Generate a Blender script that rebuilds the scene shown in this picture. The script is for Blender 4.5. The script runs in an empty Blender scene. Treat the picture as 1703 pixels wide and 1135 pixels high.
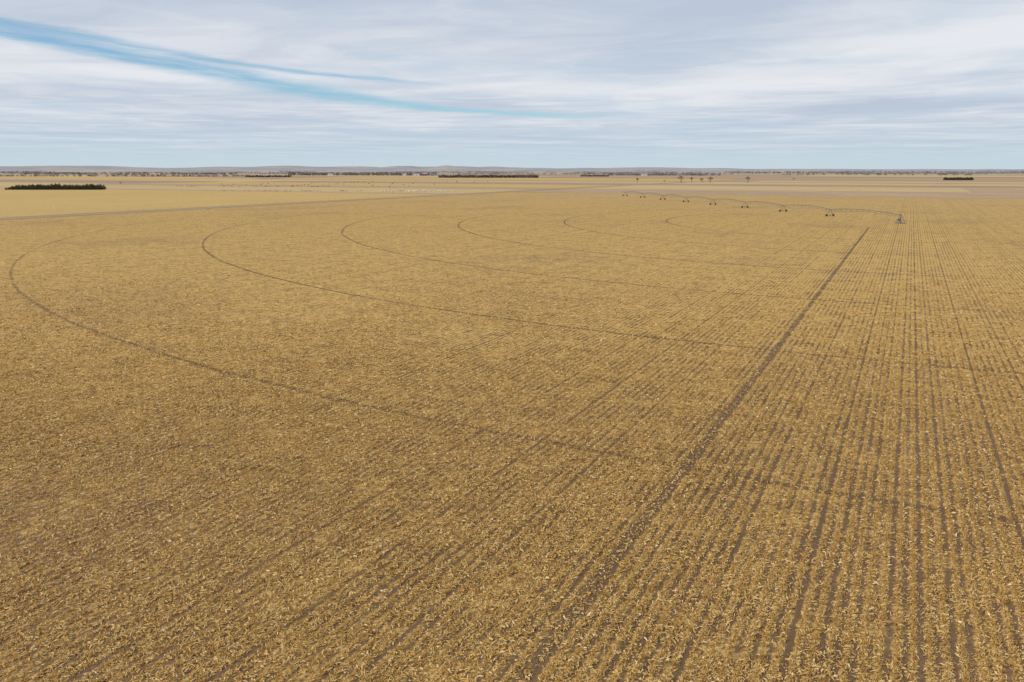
import bpy, math, random
import numpy as np
from mathutils import Vector, Matrix
random.seed(7); rng=np.random.default_rng(11)
scene=bpy.context.scene
COL=scene.collection
YAW=math.radians(26.2); PITCH=math.radians(12.13); H=24.0
CX,CY=-2.9,409.0           # pivot centre of the field
SPAN=48.4; R0=8.5
LANE=-14.5
ROW=0.762
sa,ca=math.sin(YAW),math.cos(YAW)
def W(X,Z):                # lateral / forward metres from the survey origin -> world
    return (X*ca-Z*sa, X*sa+Z*ca)

# ---------------------------------------------------------------- node helper
class NT:
    def __init__(s,tree):
        s.t=tree; s.n=tree.nodes; s.l=tree.links
        s.n.clear()
    def node(s,typ,**kw):
        n=s.n.new(typ)
        for k,v in kw.items(): setattr(n,k,v)
        return n
    def link(s,a,b): s.l.new(a,b)
    def put(s,sock,v):
        if isinstance(v,bpy.types.NodeSocket): s.link(v,sock)
        elif v is not None: sock.default_value=v
    def m(s,op,a,b=None,c=None,clamp=False):
        n=s.node('ShaderNodeMath',operation=op,use_clamp=clamp)
        s.put(n.inputs[0],a)
        if b is not None: s.put(n.inputs[1],b)
        if c is not None: s.put(n.inputs[2],c)
        return n.outputs[0]
    def ss(s,v,a,b,lo=0.0,hi=1.0,interp='SMOOTHSTEP'):
        n=s.node('ShaderNodeMapRange',interpolation_type=interp)
        s.put(n.inputs[0],v); s.put(n.inputs[1],a); s.put(n.inputs[2],b); s.put(n.inputs[3],lo); s.put(n.inputs[4],hi)
        return n.outputs[0]
    def comb(s,x,y,z=0.0):
        n=s.node('ShaderNodeCombineXYZ'); s.put(n.inputs[0],x); s.put(n.inputs[1],y); s.put(n.inputs[2],z); return n.outputs[0]
    def noise(s,vec,scale,detail=3,rough=0.55,dist=0.0):
        n=s.node('ShaderNodeTexNoise'); s.put(n.inputs['Vector'],vec)
        n.inputs['Scale'].default_value=scale; n.inputs['Detail'].default_value=detail
        n.inputs['Roughness'].default_value=rough; n.inputs['Distortion'].default_value=dist
        return n.outputs[0]
    def mix(s,f,a,b,blend='MIX'):
        n=s.node('ShaderNodeMix',data_type='RGBA',blend_type=blend)
        s.put(n.inputs[0],f)
        for k,v in ((6,a),(7,b)):
            if isinstance(v,tuple) and len(v)==3: v=(*v,1)
            s.put(n.inputs[k],v)
        return n.outputs[2]
    def pos(s):
        g=s.node('ShaderNodeNewGeometry'); x=s.node('ShaderNodeSeparateXYZ'); s.link(g.outputs['Position'],x.inputs[0])
        return g.outputs['Position'],x.outputs[0],x.outputs[1],x.outputs[2]
    def bsdf(s,col,rough=0.9,metal=0.0,bump=None,bs=0.5,bd=0.05,spec=0.2):
        o=s.node('ShaderNodeOutputMaterial'); b=s.node('ShaderNodeBsdfPrincipled')
        if isinstance(col,tuple) and len(col)==3: col=(*col,1)
        s.put(b.inputs['Base Color'],col); s.put(b.inputs['Roughness'],rough); b.inputs['Metallic'].default_value=metal
        b.inputs['Specular IOR Level'].default_value=spec
        if bump is not None:
            bn=s.node('ShaderNodeBump'); bn.inputs['Strength'].default_value=bs; bn.inputs['Distance'].default_value=bd
            s.link(bump,bn.inputs['Height']); s.link(bn.outputs[0],b.inputs['Normal'])
        s.link(b.outputs[0],o.inputs[0]); return b
def newmat(name):
    m=bpy.data.materials.new(name); m.use_nodes=True; return m,NT(m.node_tree)
def simple(name,c1,c2,scale=1.0,rough=0.9,metal=0.0,spec=0.2):
    m,t=newmat(name); p,x,y,z=t.pos()
    f=t.ss(t.noise(p,scale,4,0.65),0.3,0.7)
    t.bsdf(t.mix(f,c1,c2),rough,metal,spec=spec); return m

# ---------------------------------------------------------------- mesh helpers
def mkmesh(name,verts,faces,mat=None,smooth=False):
    me=bpy.data.meshes.new(name); me.from_pydata([tuple(v) for v in verts],[],faces); me.update()
    if mat: me.materials.append(mat)
    if smooth:
        me.polygons.foreach_set('use_smooth',[True]*len(me.polygons))
    return me
def fastmesh(name,V,F,mat):
    me=bpy.data.meshes.new(name); n,k=F.shape
    me.vertices.add(len(V)); me.vertices.foreach_set('co',V.astype(np.float32).ravel())
    me.loops.add(n*k); me.loops.foreach_set('vertex_index',F.astype(np.int32).ravel())
    me.polygons.add(n); me.polygons.foreach_set('loop_start',(np.arange(n)*k).astype(np.int32))
    me.update(calc_edges=True); me.materials.append(mat); return me
def obj(name,me,loc=(0,0,0),rot=0.0,parent=None,**props):
    o=bpy.data.objects.new(name,me); COL.objects.link(o); o.location=loc; o.rotation_euler=(0,0,rot)
    if parent: o.parent=parent
    for k,v in props.items(): o[k]=v
    return o
def tube(V,F,p0,p1,r0,r1=None,n=6,cap=True):
    r1=r0 if r1 is None else r1
    p0=Vector(p0);p1=Vector(p1);d=(p1-p0)
    if d.length<1e-6:return
    d.normalize(); u=d.orthogonal().normalized(); w=d.cross(u); b=len(V)
    for p,r in((p0,r0),(p1,r1)):
        for i in range(n):
            a=2*math.pi*i/n; V.append(p+u*(r*math.cos(a))+w*(r*math.sin(a)))
    for i in range(n):
        j=(i+1)%n; F.append((b+i,b+j,b+n+j,b+n+i))
    if cap:
        F.append(tuple(b+i for i in range(n))[::-1]); F.append(tuple(b+n+i for i in range(n)))
def boxm(V,F,c,s):
    b=len(V); x,y,z=c; a,d,e=s[0]/2,s[1]/2,s[2]/2
    for dx,dy,dz in((-1,-1,-1),(1,-1,-1),(1,1,-1),(-1,1,-1),(-1,-1,1),(1,-1,1),(1,1,1),(-1,1,1)):
        V.append(Vector((x+dx*a,y+dy*d,z+dz*e)))
    for f in((0,3,2,1),(4,5,6,7),(0,1,5,4),(1,2,6,5),(2,3,7,6),(3,0,4,7)): F.append(tuple(b+i for i in f))

# ---------------------------------------------------------------- camera
cam=bpy.data.cameras.new('camera'); cam.lens=27.99; cam.sensor_width=36; cam.clip_start=0.5; cam.clip_end=120000
co=bpy.data.objects.new('camera',cam); COL.objects.link(co); co.location=(0,0,H)
co.rotation_euler=(math.pi/2-PITCH,0,YAW); scene.camera=co
scene.view_settings.view_transform='Standard'; scene.view_settings.look='None'; scene.view_settings.exposure=0

# ---------------------------------------------------------------- world
w=bpy.data.worlds.new('World'); scene.world=w; w.use_nodes=True
SUN_EL=math.radians(38); SUN_AZ=math.radians(215)
t=NT(w.node_tree)
tc=t.node('ShaderNodeTexCoord'); sp=t.node('ShaderNodeSeparateXYZ'); t.link(tc.outputs['Generated'],sp.inputs[0])
dx,dy,dz=sp.outputs
z=t.m('MAXIMUM',dz,0.012)
s_=t.m('DIVIDE',dx,z); t_=t.m('DIVIDE',dy,z)
w1=t.m('SUBTRACT',t.noise(t.comb(t.m('MULTIPLY',s_,0.5),t.m('MULTIPLY',t_,0.25)),1.0,3,0.55),0.5)
w2=t.m('SUBTRACT',t.noise(t.comb(t.m('MULTIPLY',s_,2.0),t.m('MULTIPLY',t_,1.2)),1.0,5,0.65),0.5)
sw=t.m('ADD',s_,t.m('ADD',t.m('MULTIPLY',w1,0.7),t.m('MULTIPLY',w2,0.55)))
def curve(inp,pts):
    n=t.node('ShaderNodeFloatCurve'); c=n.mapping.curves[0]
    c.points[0].location=pts[0]; c.points[1].location=pts[-1]
    for p in pts[1:-1]: c.points.new(*p)
    n.mapping.update(); t.put(n.inputs[1],inp); return n.outputs[0]
tn=t.m('DIVIDE',t_,20.0,clamp=True)
c1=t.m('SUBTRACT',t.m('MULTIPLY',curve(tn,[(0,.66),(.19,.64),(.31,.575),(.42,.480),(.57,.45),(.69,.60),(.78,.70),(1,.8)]),6.0),10.0)
c2=t.m('SUBTRACT',t.m('MULTIPLY',curve(tn,[(0,.72),(.19,.70),(.30,.69),(.345,.71),(.40,.77),(.5,.84),(1,.9)]),6.0),10.0)
def band(c,wd,t0,t1):
    d=t.m('ABSOLUTE',t.m('SUBTRACT',sw,c))
    k=t.ss(d,0.0,wd,1.0,0.0)
    return t.m('MULTIPLY',k,t.ss(t_,t0,t1,1.0,0.0))
g1=band(c1,t.ss(t_,3.0,9.0,0.42,0.90),13.6,16.4); g2=t.m('MULTIPLY',band(c2,0.30,7.4,9.2),0.8)
gap=t.m('SUBTRACT',t.m('ADD',g1,g2),t.m('MULTIPLY',g1,g2))
gap=t.m('MULTIPLY',gap,t.ss(t_,-6.0,1.0))
gap=t.m('MULTIPLY',gap,t.ss(t.noise(t.comb(t.m('MULTIPLY',s_,2.2),t.m('MULTIPLY',t_,0.9),4.0),1.0,5,0.7),0.30,0.56,0.5,1.0))
n1=t.noise(t.comb(t.m('MULTIPLY',sw,0.22),t.m('MULTIPLY',t_,0.17),1.0),1.0,4,0.5,0.3)
n2=t.noise(t.comb(t.m('MULTIPLY',sw,0.65),t.m('MULTIPLY',t_,0.8),8.0),1.0,6,0.58,1.0)
tone=t.m('ADD',t.m('MULTIPLY',n1,0.62),t.m('MULTIPLY',n2,0.38))
def blob(cs,ct,rs,rt,amp):
    a=t.m('DIVIDE',t.m('SUBTRACT',sw,cs),rs); b=t.m('DIVIDE',t.m('SUBTRACT',t_,ct),rt)
    r2=t.m('ADD',t.m('MULTIPLY',a,a),t.m('MULTIPLY',b,b))
    return t.m('MULTIPLY',t.m('EXPONENT',t.m('MULTIPLY',r2,-1.0)),amp)
for b in (blob(1.0,7.8,1.9,1.5,0.20),blob(0.6,11.5,2.6,0.9,0.10),blob(-1.5,6.0,2.2,2.0,-0.06),blob(-8.6,7.5,1.6,5.0,0.08),blob(-4.5,4.3,1.2,1.6,0.05),blob(-2.5,13.0,1.4,1.2,0.11),blob(-4.4,11.0,1.0,4.0,0.09),blob(-1.2,14.8,1.8,1.7,-0.13),blob(-6.5,18,2.5,1.2,0.07)):
    tone=t.m('ADD',tone,b)
tone=t.ss(tone,0.36,0.70)
cloud=t.mix(tone,(0.50,0.575,0.69),(0.79,0.81,0.855))
n3=t.noise(t.comb(t.m('MULTIPLY',sw,0.36),t.m('MULTIPLY',t_,0.30),20.0),1.0,5,0.55,0.4)
veil=t.m('MULTIPLY',t.ss(n3,0.46,0.70),0.5)
cloud=t.mix(veil,cloud,(0.47,0.605,0.73))
hz=t.ss(dz,0.0,0.080,1.0,0.0)
cloud=t.mix(t.m('MULTIPLY',hz,0.68),cloud,(0.52,0.645,0.73))
cloud=t.mix(t.ss(dz,0.004,0.030,1.0,0.0),cloud,(0.56,0.67,0.74))
sky=t.node('ShaderNodeTexSky',sky_type='NISHITA'); sky.sun_disc=False; sky.sun_elevation=SUN_EL; sky.sun_rotation=SUN_AZ
sky.altitude=600; sky.air_density=1.0; sky.dust_density=0.6; sky.ozone_density=2.0
skc=t.mix(1.0,sky.outputs[0],(0.70,0.95,1.06),'MULTIPLY')
b1=t.node('ShaderNodeBackground'); t.link(skc,b1.inputs[0]); b1.inputs[1].default_value=0.112
b2=t.node('ShaderNodeBackground'); t.link(cloud,b2.inputs[0]); b2.inputs[1].default_value=1.0
ms=t.node('ShaderNodeMixShader'); t.link(t.m('MULTIPLY',gap,0.92),ms.inputs[0]); t.link(b2.outputs[0],ms.inputs[1]); t.link(b1.outputs[0],ms.inputs[2])
wo=t.node('ShaderNodeOutputWorld'); t.link(ms.outputs[0],wo.inputs[0])
w.cycles.sampling_method='MANUAL'; w.cycles.sample_map_resolution=256

sl=bpy.data.lights.new('sun','SUN'); sl.energy=2.25; sl.angle=math.radians(8); sl.color=(1.0,0.93,0.81)
so=bpy.data.objects.new('sun',sl); COL.objects.link(so); so.location=(0,0,200)
sd=Vector((math.sin(SUN_AZ)*math.cos(SUN_EL),math.cos(SUN_AZ)*math.cos(SUN_EL),math.sin(SUN_EL)))
so.rotation_euler=sd.to_track_quat('Z','Y').to_euler()

# ---------------------------------------------------------------- corn stubble material
def stubble_material():
    m,t=newmat('corn_stubble_field')
    p,x,y,z=t.pos()
    m2=t.noise(p,0.9,4,0.65)
    xw=t.m('ADD',x,t.m('MULTIPLY',t.m('SUBTRACT',m2,0.5),0.24))
    r=t.m('DIVIDE',xw,ROW); i=t.m('FLOOR',r); f=t.m('FRACT',r)
    rnd=t.m('FRACT',t.m('ABSOLUTE',t.m('MULTIPLY',t.m('SINE',t.m('MULTIPLY',i,12.9898)),97.13)))
    gap=t.m('SUBTRACT',1.0,t.m('ABSOLUTE',t.m('SUBTRACT',t.m('MULTIPLY',f,2.0),1.0)))
    per=t.m('LESS_THAN',t.m('ABSOLUTE',t.m('SUBTRACT',t.m('FLOORED_MODULO',i,8.0),3.0)),0.5)
    per2=t.m('LESS_THAN',t.m('ABSOLUTE',t.m('SUBTRACT',t.m('FLOORED_MODULO',i,4.0),1.0)),0.5)
    depth=t.m('MINIMUM',t.m('ADD',t.m('ADD',t.m('ADD',0.52,t.m('MULTIPLY',rnd,0.36)),t.m('MULTIPLY',per,0.30)),t.m('MULTIPLY',per2,0.12)),1.2)
    mid=t.noise(p,0.22,3,0.6)
    gm=t.m('MULTIPLY',t.m('MULTIPLY',t.ss(gap,0.2,1.0),depth),t.ss(mid,0.3,0.65,1.15,0.72))
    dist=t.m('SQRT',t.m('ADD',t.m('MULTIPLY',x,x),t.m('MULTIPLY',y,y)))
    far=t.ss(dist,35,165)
    ex=t.m('SUBTRACT',x,CX); ey=t.m('SUBTRACT',y,CY)
    d=t.m('SUBTRACT',t.m('SQRT',t.m('ADD',t.m('MULTIPLY',ex,ex),t.m('MULTIPLY',ey,ey))),R0)
    brk=t.noise(p,0.045,4,0.65)
    d=t.m('ADD',d,t.m('MULTIPLY',t.m('SUBTRACT',brk,0.5),1.2))
    k=t.m('ABSOLUTE',t.m('SUBTRACT',t.m('FRACT',t.m('ADD',t.m('DIVIDE',d,SPAN),0.5)),0.5))
    tr=t.ss(t.m('MULTIPLY',k,SPAN),0.10,0.62,1.0,0.0)
    tr=t.m('MULTIPLY',tr,t.m('MULTIPLY',t.m('LESS_THAN',d,400.0),t.m('GREATER_THAN',d,80.0)))
    tr=t.m('MULTIPLY',tr,t.ss(brk,0.32,0.52,0.7,1.0))
    tr=t.m('MULTIPLY',tr,t.ss(d,270.0,350.0,1.0,0.72))
    tr=t.m('MULTIPLY',tr,t.ss(x,-230.0,-60.0,0.85,1.25))
    tr=t.m('MULTIPLY',tr,t.ss(x,-10.0,30.0,1.0,0.5))
    lx=t.m('ABSOLUTE',t.m('SUBTRACT',xw,LANE))
    ln=t.m('MULTIPLY',t.ss(lx,0.15,0.80,1.0,0.0),t.ss(y,374,378,1.0,0.0))
    big=t.noise(p,0.018,4,0.6)
    fine=t.noise(t.comb(t.m('MULTIPLY',x,1.0),t.m('MULTIPLY',y,0.55)),5.5,4,0.75)
    rowpart=t.m('MAXIMUM',t.m('MULTIPLY',gm,0.59),t.m('MULTIPLY',ln,0.60))
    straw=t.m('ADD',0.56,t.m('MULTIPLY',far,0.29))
    straw=t.m('SUBTRACT',straw,rowpart)
    straw=t.m('SUBTRACT',straw,t.m('MULTIPLY',tr,0.54))
    straw=t.m('ADD',straw,t.m('MULTIPLY',t.m('SUBTRACT',mid,0.5),0.7))
    straw=t.m('ADD',straw,t.m('MULTIPLY',t.m('SUBTRACT',m2,0.5),1.25))
    straw=t.m('ADD',straw,t.m('MULTIPLY',t.m('SUBTRACT',fine,0.5),2.1))
    straw=t.m('SUBTRACT',straw,t.m('MULTIPLY',t.ss(big,0.50,0.68),0.14))
    cov=t.ss(straw,0.2,0.75)
    soil=t.mix(t.ss(big,0.4,0.62),(0.175,0.106,0.054),(0.235,0.142,0.080))
    soil=t.mix(t.ss(fine,0.35,0.7),soil,(0.110,0.067,0.036))
    sc=t.mix(t.ss(m2,0.35,0.65),(0.455,0.268,0.074),(0.60,0.395,0.138))
    sc=t.mix(t.m('MULTIPLY',t.ss(big,0.4,0.65),0.35),sc,(0.47,0.290,0.100))
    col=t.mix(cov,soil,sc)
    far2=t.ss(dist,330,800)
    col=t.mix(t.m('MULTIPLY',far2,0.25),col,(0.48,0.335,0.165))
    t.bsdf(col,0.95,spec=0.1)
    return m
M_field=stubble_material()

def sheet(name,x0,x1,y0,y1,zz,mat):
    V=[(x0,y0,zz),(x1,y0,zz),(x1,y1,zz),(x0,y1,zz)]
    return obj(name,mkmesh(name,V,[(0,1,2,3)],mat),kind='structure')

def grass_material(name,c1,c2,c3,rows=0.0,s1=0.01,s2=0.15):
    m,t=newmat(name); p,x,y,z=t.pos()
    a=t.ss(t.noise(p,s1,5,0.6),0.35,0.65); b=t.ss(t.noise(p,s2,6,0.75),0.3,0.7)
    col=t.mix(a,c1,c2); col=t.mix(t.m('MULTIPLY',b,0.6),col,c3)
    if rows:
        nn=t.noise(t.comb(t.m('MULTIPLY',x,0.25),t.m('MULTIPLY',y,0.01)),1.0,4,0.7)
        col=t.mix(t.m('MULTIPLY',t.ss(nn,0.35,0.7),0.45),col,c3)
    t.bsdf(col,0.95,spec=0.1)
    return m

def ground_material():
    m,t=newmat('prairie_ground'); p,x,y,z=t.pos()
    a=t.ss(t.noise(p,0.0016,6,0.65),0.38,0.62); b=t.ss(t.noise(p,0.012,5,0.65),0.35,0.65)
    col=t.mix(a,(0.46,0.32,0.19),(0.39,0.27,0.175)); col=t.mix(t.m('MULTIPLY',b,0.5),col,(0.51,0.36,0.205))
    col=t.mix(t.m('MULTIPLY',t.ss(t.noise(p,0.08,5,0.7),0.5,0.7),0.4),col,(0.28,0.20,0.13))
    wv=t.m('MULTIPLY',t.m('SUBTRACT',t.noise(p,0.004,3),0.5),220.0)
    wx=t.m('FLOOR',t.m('DIVIDE',t.m('ADD',t.m('ADD',x,402),wv),805.0)); wy=t.m('FLOOR',t.m('DIVIDE',t.m('ADD',t.m('SUBTRACT',y,12),wv),402.0))
    wn=t.node('ShaderNodeTexWhiteNoise',noise_dimensions='2D'); t.link(t.comb(wx,wy),wn.inputs['Vector'])
    r=t.node('ShaderNodeValToRGB'); t.link(wn.outputs[0],r.inputs[0]); r.color_ramp.interpolation='CONSTANT'
    els=[(0,(0.38,0.265,0.17)),(0.25,(0.58,0.41,0.19)),(0.45,(0.28,0.205,0.145)),(0.6,(0.45,0.32,0.20)),(0.8,(0.34,0.245,0.16))]
    r.color_ramp.elements[0].color=(*els[0][1],1); r.color_ramp.elements[1].position=els[1][0]; r.color_ramp.elements[1].color=(*els[1][1],1)
    for q,c in els[2:]:
        e=r.color_ramp.elements.new(q); e.color=(*c,1)
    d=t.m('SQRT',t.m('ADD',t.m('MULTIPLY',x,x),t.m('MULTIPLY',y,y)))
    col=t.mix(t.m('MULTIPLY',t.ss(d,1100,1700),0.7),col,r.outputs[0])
    col=t.mix(t.ss(d,3000,12000,0.0,0.85),col,(0.38,0.355,0.36))  # aerial haze painted in: ground colour fades to pale grey with distance
    t.bsdf(col,0.95,spec=0.05); return m
R=60000
V=[(-R,-R,0),(R,-R,0),(R,R,0),(-R,R,0)]
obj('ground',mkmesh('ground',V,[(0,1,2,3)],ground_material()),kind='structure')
sheet('corn_field',-395,400,-90,801,0.03,M_field)
gold=grass_material('wheat_stubble',(0.60,0.41,0.145),(0.55,0.37,0.135),(0.43,0.285,0.11),rows=6.1,s1=0.006)
pale=grass_material('pale_stubble',(0.60,0.43,0.20),(0.54,0.385,0.18),(0.44,0.305,0.15),rows=9,s1=0.004)
tan=grass_material('dry_pasture',(0.46,0.32,0.195),(0.41,0.285,0.18),(0.32,0.225,0.145),s1=0.006,s2=0.05)
brown=grass_material('brown_pasture',(0.40,0.28,0.18),(0.36,0.25,0.165),(0.29,0.205,0.135),s1=0.006,s2=0.05)
verge=grass_material('dry_verge_grass',(0.43,0.30,0.155),(0.36,0.25,0.135),(0.26,0.175,0.10),s1=0.02,s2=0.4)
gravel=grass_material('gravel',(0.48,0.36,0.22),(0.44,0.33,0.205),(0.35,0.26,0.16),s1=0.03,s2=0.5)
dark=grass_material('ditch_grass',(0.24,0.165,0.095),(0.32,0.22,0.125),(0.19,0.13,0.08),s1=0.05,s2=0.4)
sheet('grass_verge',-418,-395.2,-500,1600,0.035,verge)
sheet('road',-408.5,-405,-500,1600,0.06,gravel)
sheet('ditch',-399.0,-397.2,-500,1600,0.06,dark)
sheet('stubble_field',-1250,-418.5,-300,690,0.03,gold)
sheet('road',-1250,-418.5,700,705,0.06,gravel)
sheet('stubble_field',-1250,-418.5,730,905,0.03,pale)
sheet('pasture',-1250,-418.5,912,1010,0.03,tan)
sheet('stubble_field',-1250,-418.5,1016,1240,0.03,gold)
sheet('pasture',-1250,-418.5,1246,1400,0.03,brown)
sheet('stubble_field',-394,-60,830,960,0.03,tan)
sheet('stubble_field',-394,60,1010,1230,0.03,pale)
sheet('pasture',-394,300,1280,1420,0.03,brown)
sheet('stubble_field',-1500,-420,1480,1640,0.03,pale)
sheet('stubble_field',-1700,-420,1760,2250,0.03,gold)
sheet('stubble_field',-2700,-1300,700,1000,0.03,pale)
sheet('pasture',-2700,-1300,1040,1300,0.03,brown)
sheet('stubble_field',-2700,-1600,1360,1800,0.03,gold)
sheet('stubble_field',-300,500,1700,1900,0.03,pale)
sheet('pasture',500,1500,1250,1420,0.03,brown)
sheet('stubble_field',450,1700,1750,1980,0.03,pale)
sheet('grass_verge',-395,1200,801.2,812,0.034,verge)

# ---------------------------------------------------------------- corn residue geometry
def hashrow(i): return np.mod(np.abs(np.sin(i*12.9898)*97.13),1.0)
def sines(x,y,seed,sc):
    r=np.random.default_rng(seed); o=np.zeros_like(x)
    for k in range(10):
        a=r.uniform(0,2*np.pi); f=sc*r.uniform(0.6,2.2); ph=r.uniform(0,6.28)
        o+=np.sin((x*np.cos(a)+y*np.sin(a))*f+ph)
    return o/np.sqrt(10)
def scatter(n,z0,z1):
    Z=np.sqrt(rng.uniform(z0*z0,z1*z1,n)); X=rng.uniform(-0.73,0.73,n)*Z
    return X*ca-Z*sa, X*sa+Z*ca, Z
def accept(x,y,rowpow):
    r=(x+0.065*sines(x,y,31,1.8))/ROW; i=np.floor(r); f=r-i
    gap=1-np.abs(2*f-1)
    depth=np.minimum(0.62+0.30*hashrow(i)+0.24*(np.mod(i,8)==3)+0.10*(np.mod(i,4)==1),1.1)
    depth=depth*np.clip(0.93+0.18*sines(x,y,41,0.9),0.45,1.1)
    g=np.clip((gap-0.14)/0.64,0,1); g=g*g*(3-2*g)
    pr=np.clip(1-rowpow*g*depth,0,1)
    pr*=np.clip(0.84+0.14*sines(x,y,3,0.25)+0.18*sines(x,y,5,1.3)+0.28*sines(x,y,6,5.5),0.10,1.35)
    bare=np.clip(sines(x,y,12,0.09)-0.45,0,1)*np.clip((20-x)/40,0.25,1)
    pr*=1-0.60*np.clip(bare*1.4,0,1)
    d=np.hypot(x-CX,y-CY)-R0+0.3*sines(x,y,8,0.05)
    k=np.abs(np.mod(d/SPAN+0.5,1)-0.5)*SPAN
    pr*=np.where((k<0.42)&(d<400),0.62,1)
    pr*=np.where((np.abs(x+0.12*sines(x,y,51,0.5)-LANE)<0.62),0.38,1)
    return rng.random(len(x))<pr
def leaves(x,y,scale):
    n=len(x); L=rng.uniform(0.06,0.27,n)*scale; B=rng.uniform(0.011,0.028,n)*scale
    big=rng.random(n)<0.09; B=np.where(big,B*1.8,B)
    a=rng.normal(np.pi/2,1.1,n); dxv,dyv=np.cos(a),np.sin(a)
    z0=rng.uniform(0.035,0.13,n); tilt=rng.normal(0,0.30,n); roll=rng.normal(0,0.6,n)
    curl=rng.normal(0,0.22,n)
    V=np.zeros((n,6,3))
    for j,(s,wf) in enumerate(((-0.5,0.55),(0.02,1.0),(0.5,0.25))):
        cx=x+dxv*L*s-dyv*curl*L*(s*s); cy=y+dyv*L*s+dxv*curl*L*(s*s); cz=z0+tilt*L*s+0.10*L*(1-4*s*s)
        for kk,sg in enumerate((-1,1)):
            V[:,j*2+kk,0]=cx-dyv*B*wf*sg; V[:,j*2+kk,1]=cy+dxv*B*wf*sg; V[:,j*2+kk,2]=cz+roll*B*wf*sg
    V[:,:,2]=np.maximum(V[:,:,2],0.034)
    base=np.arange(n)[:,None]*6
    F=np.concatenate([base+np.array([0,2,3,1]),base+np.array([2,4,5,3])],axis=1).reshape(-1,4)
    return V.reshape(-1,3),F,np.repeat(rng.random(n),2)
def stalks(x,y):
    n=len(x); h=rng.uniform(0.12,0.34,n); lx=rng.normal(0,0.07,n); ly=rng.normal(0,0.07,n); r=0.016
    V=np.zeros((n,6,3)); 
    for j in range(3):
        a=j*2.094
        for kk in range(2):
            V[:,j+3*kk,0]=x+r*np.cos(a)+lx*kk; V[:,j+3*kk,1]=y+r*np.sin(a)+ly*kk; V[:,j+3*kk,2]=0.03+h*kk
    base=np.arange(n)[:,None]*6
    F=np.concatenate([base+np.array([0,1,4,3]),base+np.array([1,2,5,4]),base+np.array([2,0,3,5])],axis=1).reshape(-1,4)
    return V.reshape(-1,3),F,np.repeat(rng.uniform(0.2,0.7,n),3)
Vs=[];Fs=[];Ts=[];off=0
Z=rng.gamma(2.0,42.0,1350000); Z=Z[(Z>27)&(Z<230)]
Z=Z[rng.random(len(Z))<np.clip((230-Z)/80,0,1)]
X=rng.uniform(-0.73,0.73,len(Z))*Z
x,y=X*ca-Z*sa, X*sa+Z*ca
ok=accept(x,y,0.96); x,y,Z=x[ok],y[ok],Z[ok]
v,f,tt=leaves(x,y,1.12+(Z-27)*0.0055); Vs.append(v);Fs.append(f+off);Ts.append(tt);off+=len(v)
x,y,Z=scatter(80000,27,105)
ok=rng.random(len(x))<np.clip((112-Z)/50,0,1); x,y=x[ok],y[ok]
x=(np.floor(x/ROW))*ROW+rng.normal(0,0.03,len(x))
ok=(np.abs(x-LANE)>0.7)
v,f,tt=stalks(x[ok],y[ok]); Vs.append(v);Fs.append(f+off);Ts.append(tt);off+=len(v)
V=np.concatenate(Vs);F=np.concatenate(Fs);T=np.concatenate(Ts)
m,t=newmat('dry_corn_husk')
at=t.node('ShaderNodeAttribute'); at.attribute_name='tint'
r=t.node('ShaderNodeValToRGB'); t.link(at.outputs['Fac'],r.inputs[0])
cr=r.color_ramp; cr.elements[0].color=(0.27,0.135,0.042,1); cr.elements[1].position=1.0; cr.elements[1].color=(0.80,0.62,0.36,1)
for q,c in((0.2,(0.48,0.265,0.072)),(0.6,(0.61,0.380,0.120)),(0.88,(0.69,0.475,0.20))):
    e=cr.elements.new(q); e.color=(*c,1)
t.bsdf(r.outputs[0],0.85,spec=0.15)
me=fastmesh('corn_residue',V,F,m)
at=me.attributes.new('tint','FLOAT','FACE'); at.data.foreach_set('value',T.astype(np.float32))
obj('corn_residue',me,kind='stuff')

# ---------------------------------------------------------------- centre pivot irrigator
steel=simple('galvanised_steel',(0.12,0.13,0.15),(0.18,0.19,0.205),0.8,0.6,0.2,0.3)
rubber=simple('tyre_rubber',(0.035,0.033,0.03),(0.07,0.063,0.055),3,0.9)
piv=bpy.data.objects.new('centre_pivot_irrigator',None); COL.objects.link(piv); piv.location=(CX,CY,0.03)
piv.rotation_euler=(0,0,math.radians(126.7)); piv.empty_display_size=2
piv['label']='long galvanised irrigation arm on wheeled towers across corn stubble'; piv['category']='irrigation system'
PH=3.7
V=[];F=[]
for sx in(-1,1):
    for sy in(-1,1):
        tube(V,F,(sx*1.5,sy*1.5,0),(sx*0.25,sy*0.25,PH-0.2),0.08)
for hgt,hw in((0.35,1.39),(1.7,0.95),(2.8,0.55)):
    c=[(-hw,-hw),(hw,-hw),(hw,hw),(-hw,hw)]
    for a in range(4): tube(V,F,(*c[a],hgt),(*c[(a+1)%4],hgt),0.045)
tube(V,F,(0,0,0),(0,0,PH+0.45),0.13,n=8); boxm(V,F,(0,0,PH-0.1),(0.7,0.7,0.2)); boxm(V,F,(1.1,0,1.5),(0.4,0.7,1.0))
tube(V,F,(0,0,PH+0.4),(1.6,0,PH+0.1),0.12)
boxm(V,F,(0,0,0.05),(3.6,3.6,0.12))
obj('pivot_tower',mkmesh('pivot_tower',V,F,steel),parent=piv)
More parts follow.
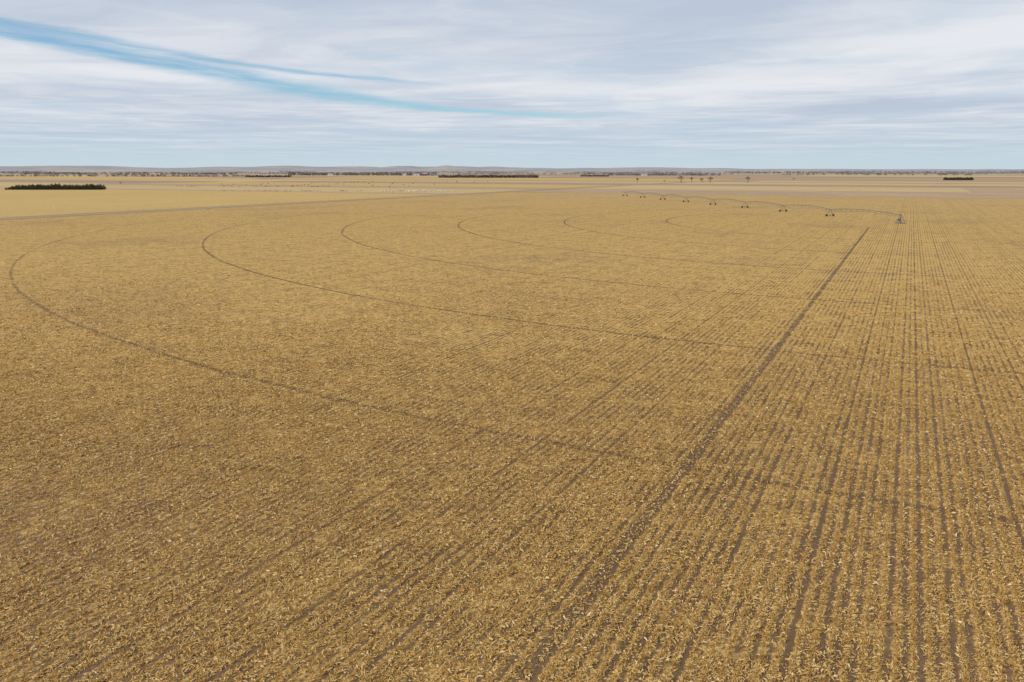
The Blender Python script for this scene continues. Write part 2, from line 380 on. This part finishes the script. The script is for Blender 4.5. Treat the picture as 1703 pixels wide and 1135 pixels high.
def span_mesh(LN):
    V=[];F=[];NS=12
    def arch(u): return PH+1.1*4*u*(1-u)
    pts=[(LN*i/NS,0,arch(i/NS)) for i in range(NS+1)]
    for a,b in zip(pts[:-1],pts[1:]): tube(V,F,a,b,0.13,n=6,cap=False)
    low=[]
    for i in range(0,NS+1):
        u=i/NS; dpt=0.0 if i in(0,NS) else 1.0
        low.append([(LN*u,s*(0.55 if dpt else 0.1),arch(u)-dpt+ (0 if dpt else -0.1)) for s in(-1,1)])
    for i in range(NS):
        for s in(0,1): tube(V,F,low[i][s],low[i+1][s],0.03,n=4,cap=False)
    for i in range(1,NS):
        for s in(0,1): tube(V,F,pts[i],low[i][s],0.035,n=4,cap=False)
        tube(V,F,low[i][0],low[i][1],0.03,n=4,cap=False)
        tube(V,F,(pts[i][0]+0.6,0.1,pts[i][2]),(pts[i][0]+0.6,0.1,1.9),0.02,n=3,cap=False)
    return mkmesh('span',V,F,steel)
spm=span_mesh(SPAN); sp0=span_mesh(SPAN+R0)
V=[];F=[]
for sy in(-1,1):
    tube(V,F,(-0.25,sy*1.9,0.75),(0,sy*0.12,PH-0.1),0.06); tube(V,F,(0.45,sy*1.9,0.75),(0,sy*0.12,PH-0.1),0.06)
    tube(V,F,(-0.1,sy*1.15,1.95),(0.3,sy*1.15,1.95),0.04)
tube(V,F,(0,-2.1,0.7),(0,2.1,0.7),0.09); tube(V,F,(0,-1.1,2.0),(0,1.1,2.0),0.04); boxm(V,F,(0,0,0.85),(0.4,0.45,0.35))
boxm(V,F,(0.1,0.4,PH-0.45),(0.3,0.25,0.45))
dtm=mkmesh('drive_tower',V,F,steel)
def wheel_mesh():
    V=[];F=[];n=20;prof=[(0.12,-0.08),(0.30,-0.06),(0.35,-0.12),(0.56,-0.14),(0.62,-0.09),(0.62,0.09),(0.56,0.14),(0.35,0.12),(0.30,0.06),(0.12,0.08)]
    for i in range(n):
        a=2*math.pi*i/n
        for r,yy in prof: V.append((yy,r*math.cos(a),r*math.sin(a)))
    k=len(prof)
    for i in range(n):
        for j in range(k): F.append((i*k+j,i*k+(j+1)%k,((i+1)%n)*k+(j+1)%k,((i+1)%n)*k+j))
    return mkmesh('wheel',V,F,rubber)
wm=wheel_mesh()
for k in range(8):
    obj('span',spm if k else sp0,(k*SPAN+(R0 if k else 0.0),0,0),parent=piv)
    dt=obj('drive_tower',dtm,((k+1)*SPAN+R0,0,0),parent=piv)
    for sy in(-1,1):
        # wheels roll across the arm, round the pivot
        obj('wheel',wm,(0,sy*1.95,0.62),parent=dt)
V=[];F=[]; tube(V,F,(0,0,PH),(12,0,PH+0.4),0.11); tube(V,F,(0,0,PH+1.6),(8,0,PH+0.35),0.03,n=4); tube(V,F,(0,0,PH),(0,0,PH+1.6),0.06)
obj('end_boom',mkmesh('end_boom',V,F,steel),(8*SPAN+R0,0,0),parent=piv)

# ---------------------------------------------------------------- vegetation
cedar_leaf=simple('cedar_foliage',(0.050,0.055,0.030),(0.095,0.092,0.050),1.3,0.9)
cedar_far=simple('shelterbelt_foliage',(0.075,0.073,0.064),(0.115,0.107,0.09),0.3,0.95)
bark=simple('bark',(0.12,0.10,0.085),(0.18,0.155,0.135),2,0.95)
twig=simple('bare_twigs',(0.13,0.11,0.10),(0.19,0.165,0.15),1,0.95)
wood_near=simple('leafless_woods',(0.17,0.145,0.135),(0.25,0.215,0.19),0.1,0.95)
wood_far=simple('distant_woods_haze',(0.22,0.225,0.25),(0.30,0.295,0.31),0.02,0.95)  # bluish, lightened wood colour with the distance haze painted in
def tufts(n,cx,cy,cz,rx,ry,rz,size,g):
    d=g.normal(size=(n,3)); d/=np.linalg.norm(d,axis=1)[:,None]; rad=g.uniform(0.45,1.0,n)[:,None]**0.6
    c=d*rad*np.array([rx,ry,rz])+np.array([cx,cy,cz])
    a=g.normal(size=(n,3)); a/=np.linalg.norm(a,axis=1)[:,None]
    b=np.cross(a,g.normal(size=(n,3))); b/=np.linalg.norm(b,axis=1)[:,None]
    s=g.uniform(0.5,1.0,n)[:,None]*size
    return np.stack([c-a*s-b*s*.6,c+a*s-b*s*.6,c+a*s*.7+b*s*.6,c-a*s*.7+b*s*.6],axis=1).reshape(-1,3)
def quads(V): n=len(V)//4; return np.arange(n*4).reshape(n,4)
def cedar(seed,Ht,Rd):
    g=np.random.default_rng(seed); parts=[]
    nl=9
    for i in range(nl):
        u=i/(nl-1); rr=Rd*max(0.0,1-u**2.2)**0.6*(0.8+0.3*g.random())+0.45
        for k in range(max(3,int(7*(1-u))+2)):
            a=g.uniform(0,6.28); q=rr*0.55
            parts.append(tufts(16,q*math.cos(a),q*math.sin(a),0.7+u*(Ht-1.4),rr*0.55,rr*0.55,Ht/nl*0.9,0.36,g))
    V=np.concatenate(parts); V[:,2]=np.maximum(V[:,2],0.12)
    cm=fastmesh('crown',V,quads(V),cedar_leaf)
    V=[];F=[]; tube(V,F,(0,0,0),(0,0,Ht*0.85),0.2,0.04,n=7)
    for k in range(10):
        a=k*2.4; hh=0.8+k*Ht*0.07; tube(V,F,(0,0,hh),(math.cos(a)*Rd*.6*(1-k/13),math.sin(a)*Rd*.6*(1-k/13),hh+0.5),0.06,0.02,n=4)
    return cm,mkmesh('trunk',V,F,bark)
cedars=[cedar(50+k,5.4+0.45*k,2.3+0.2*k) for k in range(4)]
def place_tree(name,meshes,x,y,s,label,cat,grp):
    e=bpy.data.objects.new(name,None); COL.objects.link(e); e.location=(x,y,0); e.rotation_euler=(0,0,random.uniform(0,6.28)); e.scale=(s,s,s*random.uniform(.95,1.05))
    e['label']=label; e['category']=cat; e['group']=grp
    for nm,me in zip(('crown','trunk'),meshes):
        o=bpy.data.objects.new(nm,me); COL.objects.link(o); o.parent=e
for row in range(3):
    n=34
    for k in range(n):
        if random.random()<0.05: continue
        X=-624+112*k/(n-1)+random.uniform(-.7,.7)+row*1.5; Z=1000+row*5.5+random.uniform(-.8,.8)
        s=random.uniform(0.86,1.14)
        if row==0: s*=0.92
        if k<5: s*=0.72+0.05*k
        place_tree('cedar_tree',cedars[random.randrange(4)],*W(X,Z),s,'dark green cedar in a dense field windbreak','tree','cedars in a windbreak row')
for row in range(2):
    for k in range(18):
        X=1036+64*k/17+random.uniform(-.7,.7); Z=1940+row*6+random.uniform(-1,1)
        place_tree('cedar_tree',cedars[random.randrange(4)],*W(X,Z),random.uniform(1.0,1.2),'dark evergreen in a short isolated windbreak','tree','evergreens in a short windbreak')
def bare_tree(seed,Ht):
    r=random.Random(seed); TV=[];TF=[];CV=[];CF=[]
    def grow(p,d,l,rad,lev):
        q=p+d*l
        if lev<=1: tube(TV,TF,p,q,rad,rad*.7,n=6)
        else: tube(CV,CF,p,q,rad,rad*.6,n=3,cap=False)
        if lev>=6: return
        for k in range(3 if lev<5 else 4):
            ax=Vector((r.gauss(0,1),r.gauss(0,1),r.gauss(0,.35))).normalized()
            nd=(d*0.85+ax*r.uniform(.45,.85)+Vector((0,0,.12))).normalized()
            grow(q if k else p+d*l*0.75,nd,l*r.uniform(.66,.84),max(rad*.62,0.04),lev+1)
    grow(Vector((0,0,0)),Vector((r.gauss(0,.05),r.gauss(0,.05),1)).normalized(),Ht*0.26,Ht*0.04,0)
    return mkmesh('crown',CV,CF,twig),mkmesh('trunk',TV,TF,bark)
bts=[bare_tree(3,12.5),bare_tree(9,12),bare_tree(17,13)]
for i,(px,z,sc) in enumerate(((1060,1560,.9),(1105,1580,.5),(1133,1520,1.15),(1150,1560,1.0),(1168,1560,.9),(1181,1540,1.05),(1244,1520,1.15),(1320,1850,.6),(200,1350,.4))):
    X=(px-851.5)/1324*z*0.98
    place_tree('bare_tree',bts[i%3],*W(X,z),sc,'leafless spreading tree standing alone on dry prairie' if sc>.7 else 'small leafless tree on dry prairie','tree','leafless prairie trees')

def belt(name,X0,X1,Z0,Z1,rows,step,ht,mat,size=1.1,nt=45,gappy=0.05,seed=1,depth=6):
    g=np.random.default_rng(seed); parts=[]; L=math.hypot(X1-X0,Z1-Z0); n=max(2,int(L/step))
    for r_ in range(rows):
        hh=1.0
        for k in range(n+1):
            if g.random()<gappy: continue
            u=k/n; X=X0+(X1-X0)*u+g.normal(0,step*.2); Z=Z0+(Z1-Z0)*u+r_*depth+g.normal(0,1)
            hh=0.6*hh+0.4*g.uniform(0.5,1.3); h_=ht*hh
            x,y=W(X,Z); parts.append(tufts(nt,x,y,h_*.5,step*.75,step*.75,h_*.52,size,g))
    V=np.concatenate(parts); V[:,2]=np.maximum(V[:,2],0.0)
    obj(name,fastmesh(name,V,quads(V),mat),kind='stuff')
belt('evergreen_shelterbelt',-224,78,2520,2500,3,4.5,9.5,cedar_far,1.2,40,0.02,2)
belt('evergreen_shelterbelt',-890,-737,2720,2700,2,4.5,7.5,cedar_far,1.2,40,0.05,3)
belt('evergreen_shelterbelt',253,349,2960,2960,2,5,8,cedar_far,1.2,40,0.05,4)
belt('leafless_woodland',431,893,3600,3500,2,9,13,wood_far,2.2,35,0.2,5)
belt('leafless_woodland',-990,-330,3600,3500,3,9,15,wood_near,2.2,35,0.2,6,25)
belt('leafless_woodland',-1960,-1000,3050,3000,1,9,8,wood_near,1.9,30,0.4,7)
belt('leafless_woodland',-2600,-1400,4300,4100,2,10,13,wood_near,2.3,25,0.4,8,40)
belt('leafless_woodland',900,1300,4600,4600,1,11,12,wood_far,2.5,25,0.5,9)
belt('leafless_woodland',1500,2300,5400,5500,2,11,16,wood_near,2.6,25,0.45,10,60)
belt('leafless_woodland',2100,3600,5200,5400,2,11,20,wood_far,2.6,25,0.35,11,60)
belt('leafless_woodland',1300,2100,3900,3700,1,10,9,wood_near,2.2,25,0.6,15)
belt('leafless_woodland',-300,400,4400,4500,1,11,8,wood_far,2.6,20,0.45,12)
belt('brush_row',-480,-260,1180,1165,1,7,2.2,wood_near,0.7,14,0.5,13)
belt('brush_row',-330,-90,930,925,1,6,1.6,wood_near,0.55,12,0.5,14)
g=np.random.default_rng(77); parts=[]
for k in range(130):
    Z=g.uniform(4500,9500); X=g.uniform(-.78,.78)*Z; L=g.uniform(40,350); n=int(L/14)+1; ht=g.uniform(6,16)*Z/7000
    for j in range(n):
        x,y=W(X+j*14,Z+g.normal(0,10)); parts.append(tufts(10,x,y,ht*.5,10,10,ht*.6*g.uniform(.5,1.3),4.0,g))
V=np.concatenate(parts); V[:,2]=np.maximum(V[:,2],0)
obj('distant_woods',fastmesh('distant_woods',V,quads(V),wood_far),kind='stuff')

# ---------------------------------------------------------------- hills
def hills():
    nb,nr=420,70; b=np.radians(np.linspace(-46,46,nb)); rr=np.linspace(7500,17000,nr)
    B,Rr=np.meshgrid(b,rr,indexing='ij'); X=np.sin(B)*Rr; Z=np.cos(B)*Rr
    x=X*ca-Z*sa; y=X*sa+Z*ca
    deg=np.degrees(B)
    A=np.interp(deg,[-46,-32,-20,-12,-6,2,10,20,46],[54,52,46,50,56,42,34,28,26])
    n1=sines(x,y,21,0.0013); n2=sines(x,y,22,0.005); 
    ramp=np.clip((Rr-7500)/3500,0,1); ramp=ramp*ramp*(3-2*ramp)
    h=A*ramp*(1.0+0.30*n1+0.15*n2)
    def butte(px,D,hh,wd,fl):
        bx=(px-851.5)/1324*D; d=np.hypot(X-bx,(Z-D)*0.5)
        return hh*np.clip(1-(d-fl)/wd,0,1)**0.8
    h+=butte(676,10800,34,240,90)+butte(742,10800,42,170,25)+butte(610,11500,12,500,200)+butte(800,11500,8,500,200)
    h-=3*(1-ramp)
    V=np.stack([x,y,h],axis=-1).reshape(-1,3)
    I=np.arange(nb*nr).reshape(nb,nr); F=np.stack([I[:-1,:-1],I[:-1,1:],I[1:,1:],I[1:,:-1]],axis=-1).reshape(-1,4)[:,::-1]
    m,t=newmat('hazy_hills'); p,x_,y_,z_=t.pos()  # aerial haze is painted into the hills' greyed base colours
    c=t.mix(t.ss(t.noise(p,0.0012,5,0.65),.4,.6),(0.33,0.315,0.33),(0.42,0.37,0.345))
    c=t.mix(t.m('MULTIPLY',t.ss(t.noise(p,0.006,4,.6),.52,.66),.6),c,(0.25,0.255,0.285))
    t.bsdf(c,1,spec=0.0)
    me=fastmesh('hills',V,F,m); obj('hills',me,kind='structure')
hills()

# ---------------------------------------------------------------- cattle
def cow_mesh(mat,graze):
    pts=[(0,0,1.05),(0.55,0,1.08),(0.85,0,1.12),(-0.6,0,1.1),(-0.85,0,1.12)]
    rad=[.38,.36,.24,.36,.22]; E=[(0,1),(1,2),(0,3),(3,4)]
    if graze: hd=[(1.15,0,.85),(1.35,0,.42),(1.5,0,.18)]
    else: hd=[(1.15,0,1.35),(1.4,0,1.5),(1.68,0,1.36)]
    for p,r_ in zip(hd,(.17,.15,.09)): pts.append(p); rad.append(r_)
    E+=[(2,5),(5,6),(6,7)]
    for sx in(.62,-.68):
        for sy in(-.2,.2):
            b=len(pts); kk=.06 if sx<0 else -.02
            pts+=[(sx,sy,.78),(sx-kk,sy,.42),(sx,sy,.05)]; rad+=[.15,.075,.06]; E+=[(1 if sx>0 else 3,b),(b,b+1),(b+1,b+2)]
    b=len(pts); pts+=[(-1.0,0,1.0),(-1.03,0,.5)]; rad+=[.04,.04]; E+=[(4,b),(b,b+1)]
    me=bpy.data.meshes.new('cow'); me.from_pydata(pts,E,[]); o=bpy.data.objects.new('tmp',me); COL.objects.link(o)
    md=o.modifiers.new('s','SKIN'); 
    for v,r_ in zip(me.skin_vertices[0].data,rad): v.radius=(r_,r_)
    me.skin_vertices[0].data[0].use_root=True
    o.modifiers.new('u','SUBSURF').levels=1
    dg=bpy.context.evaluated_depsgraph_get(); dg.update()
    m2=bpy.data.meshes.new_from_object(o.evaluated_get(dg)); m2.name='cow'; m2.materials.clear(); m2.materials.append(mat)
    bpy.data.objects.remove(o); return m2
black=simple('black_hide',(0.015,0.013,0.012),(0.035,0.03,0.028),3,.8)
cowm=[cow_mesh(black,True),cow_mesh(black,False)]
for k in range(44):
    if k<26:
        c=random.choice((-500,-430,-330,-300,-170)); X=random.gauss(c,22); Z=random.gauss(1300,80)
    else:
        c=random.choice((-320,-210,-90)); X=random.gauss(c,20); Z=random.gauss(1600,90)
    x,y=W(X,Z); gz=random.random()<.7
    obj('cow',cowm[0 if gz else 1],(x,y,0.02),random.uniform(0,6.28),label='black cow grazing on dry stubble pasture' if gz else 'black cow standing with head raised on dry pasture',category='cow',group='black cattle on the pasture')

# ---------------------------------------------------------------- hay bales
def bale_mesh():
    V=[];F=[];n=22;g=random.Random(4)
    prof=[(-.78,.0),(-.78,.45),(-.76,.82),(-.68,.9),(-.3,.93),(.1,.91),(.4,.93),(.68,.9),(.76,.82),(.78,.45),(.78,0)]
    for i in range(n):
        a=2*math.pi*i/n
        for yy,r_ in prof:
            q=r_*(1+g.uniform(-.015,.015)); V.append((q*math.cos(a),yy,.9+q*math.sin(a)*(.96)))
    k=len(prof)
    for i in range(n):
        for j in range(k-1): F.append((i*k+j,i*k+j+1,((i+1)%n)*k+j+1,((i+1)%n)*k+j))
    return mkmesh('hay_bale',V,F,simple('pale_hay',(0.72,0.66,0.52),(0.60,0.53,0.40),4,.95),True)
bm=bale_mesh()
for k in range(24):
    X=-105+random.choice((-1,1))*random.random()**1.6*45; Z=902+random.uniform(-9,9)
    x,y=W(X,Z); obj('hay_bale',bm,(x,y,0.03),random.uniform(-.6,.6)+YAW,label='pale round hay bale stored beside the field road',category='hay bale',group='round hay bales in a loose row')

# ---------------------------------------------------------------- farm buildings
white=simple('white_painted_siding',(0.62,0.62,0.60),(0.74,0.74,0.72),.5,.7)
roofm=simple('grey_metal_roof',(0.30,0.32,0.34),(0.40,0.42,0.44),.5,.5)
redp=simple('faded_red_boards',(0.25,0.07,0.05),(0.32,0.10,0.07),.5,.9)
glass=simple('dark_window_glass',(0.03,0.035,0.04),(0.05,0.055,0.06),1,.2)
def building(X,Z,L,Wd,ht,rt,wall,rot,label,cat,nwin):
    x,y=W(X,Z); e=bpy.data.objects.new(cat.replace(' ','_'),None); COL.objects.link(e); e.location=(x,y,0); e.rotation_euler=(0,0,rot); e['label']=label;e['category']=cat
    V=[(-L/2,-Wd/2,0),(L/2,-Wd/2,0),(L/2,Wd/2,0),(-L/2,Wd/2,0),(-L/2,-Wd/2,ht),(L/2,-Wd/2,ht),(L/2,Wd/2,ht),(-L/2,Wd/2,ht),(-L/2,0,ht+rt),(L/2,0,ht+rt)]
    F=[(0,1,5,4),(2,3,7,6),(1,2,6,9,5),(3,0,4,8,7)]
    obj('wall',mkmesh('wall',V,F,wall),parent=e)
    V=[];F=[];o=.5
    for s in(-1,1):
        b=len(V); V+=[(-L/2-o,s*(Wd/2+o),ht-.25+.05),(L/2+o,s*(Wd/2+o),ht-.25+.05),(L/2+o,0,ht+rt+.08),(-L/2-o,0,ht+rt+.08),(-L/2-o,s*(Wd/2+o),ht-.1+.1),(L/2+o,s*(Wd/2+o),ht-.1+.1),(L/2+o,0,ht+rt+.25),(-L/2-o,0,ht+rt+.25)]
        F+=[tuple(b+i for i in f) for f in((0,1,2,3),(4,5,6,7),(0,1,5,4),(0,3,7,4),(1,2,6,5))]
    obj('roof',mkmesh('roof',V,F,roofm),parent=e)
    V=[];F=[]; boxm(V,F,(0,-Wd/2-.03,min(ht*.4,1.6)),(L*.16,.08,min(ht*.8,3.2))); obj('door',mkmesh('door',V,F,roofm),parent=e)
    for k in range(nwin):
        V=[];F=[]; boxm(V,F,(-L*.38+k*L*.76/max(1,nwin-1) + (0.01),-Wd/2-.03,ht*.72),(1.1,.08,1.1)); obj('window',mkmesh('window',V,F,glass),parent=e)
building(-455,3440,14,10,6,3,white,YAW,'white farmhouse with grey gabled roof among bare trees','farmhouse',4)
building(-405,3450,26,14,5.5,3,white,YAW,'long white metal farm shed beside woodland','farm shed',2)
building(-370,3430,18,12,7,4,redp,YAW+.4,'faded red barn with gabled metal roof','barn',2)
building(-770,3450,22,12,5,3,white,YAW,'white farm shed at the edge of bare woodland','farm shed',2)
building(560,3450,20,12,5,3,white,YAW,'white farm shed near a distant tree belt','farm shed',2)
V=[];F=[]; tube(V,F,(0,0,0),(0,0,6.5),3.4,n=24); wallm=mkmesh('wall',V,F,roofm)
V=[];F=[]; tube(V,F,(0,0,6.5),(0,0,8.6),3.6,.4,n=24); rfm=mkmesh('roof',V,F,roofm)
for X,Z in((-345,3440),(-335,3448),(-325,3442)):
    x,y=W(X,Z); e=bpy.data.objects.new('grain_bin',None); COL.objects.link(e); e.location=(x,y,0); e['label']='round galvanised grain bin with conical roof'; e['category']='grain bin'; e['group']='grain bins at a farmyard'
    obj('wall',wallm,parent=e); obj('roof',rfm,parent=e)

# ---------------------------------------------------------------- fence posts along the road
woodp=simple('weathered_wood',(0.24,0.21,0.17),(0.32,0.28,0.23),3,.9)
V=[];F=[]; tube(V,F,(0,0,0),(0,0,1.35),.065,.055,n=7); tube(V,F,(0,0,1.35),(0,0,1.4),.055,.02,n=7)
pm=mkmesh('fence_post',V,F,woodp)
yy=330
n=0
while yy<1050 and n<120:
    obj('fence_post',pm,(-417.6+random.uniform(-.15,.15),yy,.02),label='weathered wooden fence post in roadside grass',category='fence post',group='fence posts along the field road'); yy+=random.uniform(7,12); n+=1
V=[];F=[]; tube(V,F,(0,0,0),(0,0,3.4),.12,.10,n=8); tube(V,F,(-.8,0,3.0),(.8,0,3.0),.07,n=6); boxm(V,F,(0,0,3.5),(.5,.3,.35))
x,y=W(-.57*475,477)
o=obj('marker_post',mkmesh('marker_post',V,F,white),(x,y,.03),label='pale post with crossbar standing in stubble by the road',category='post')
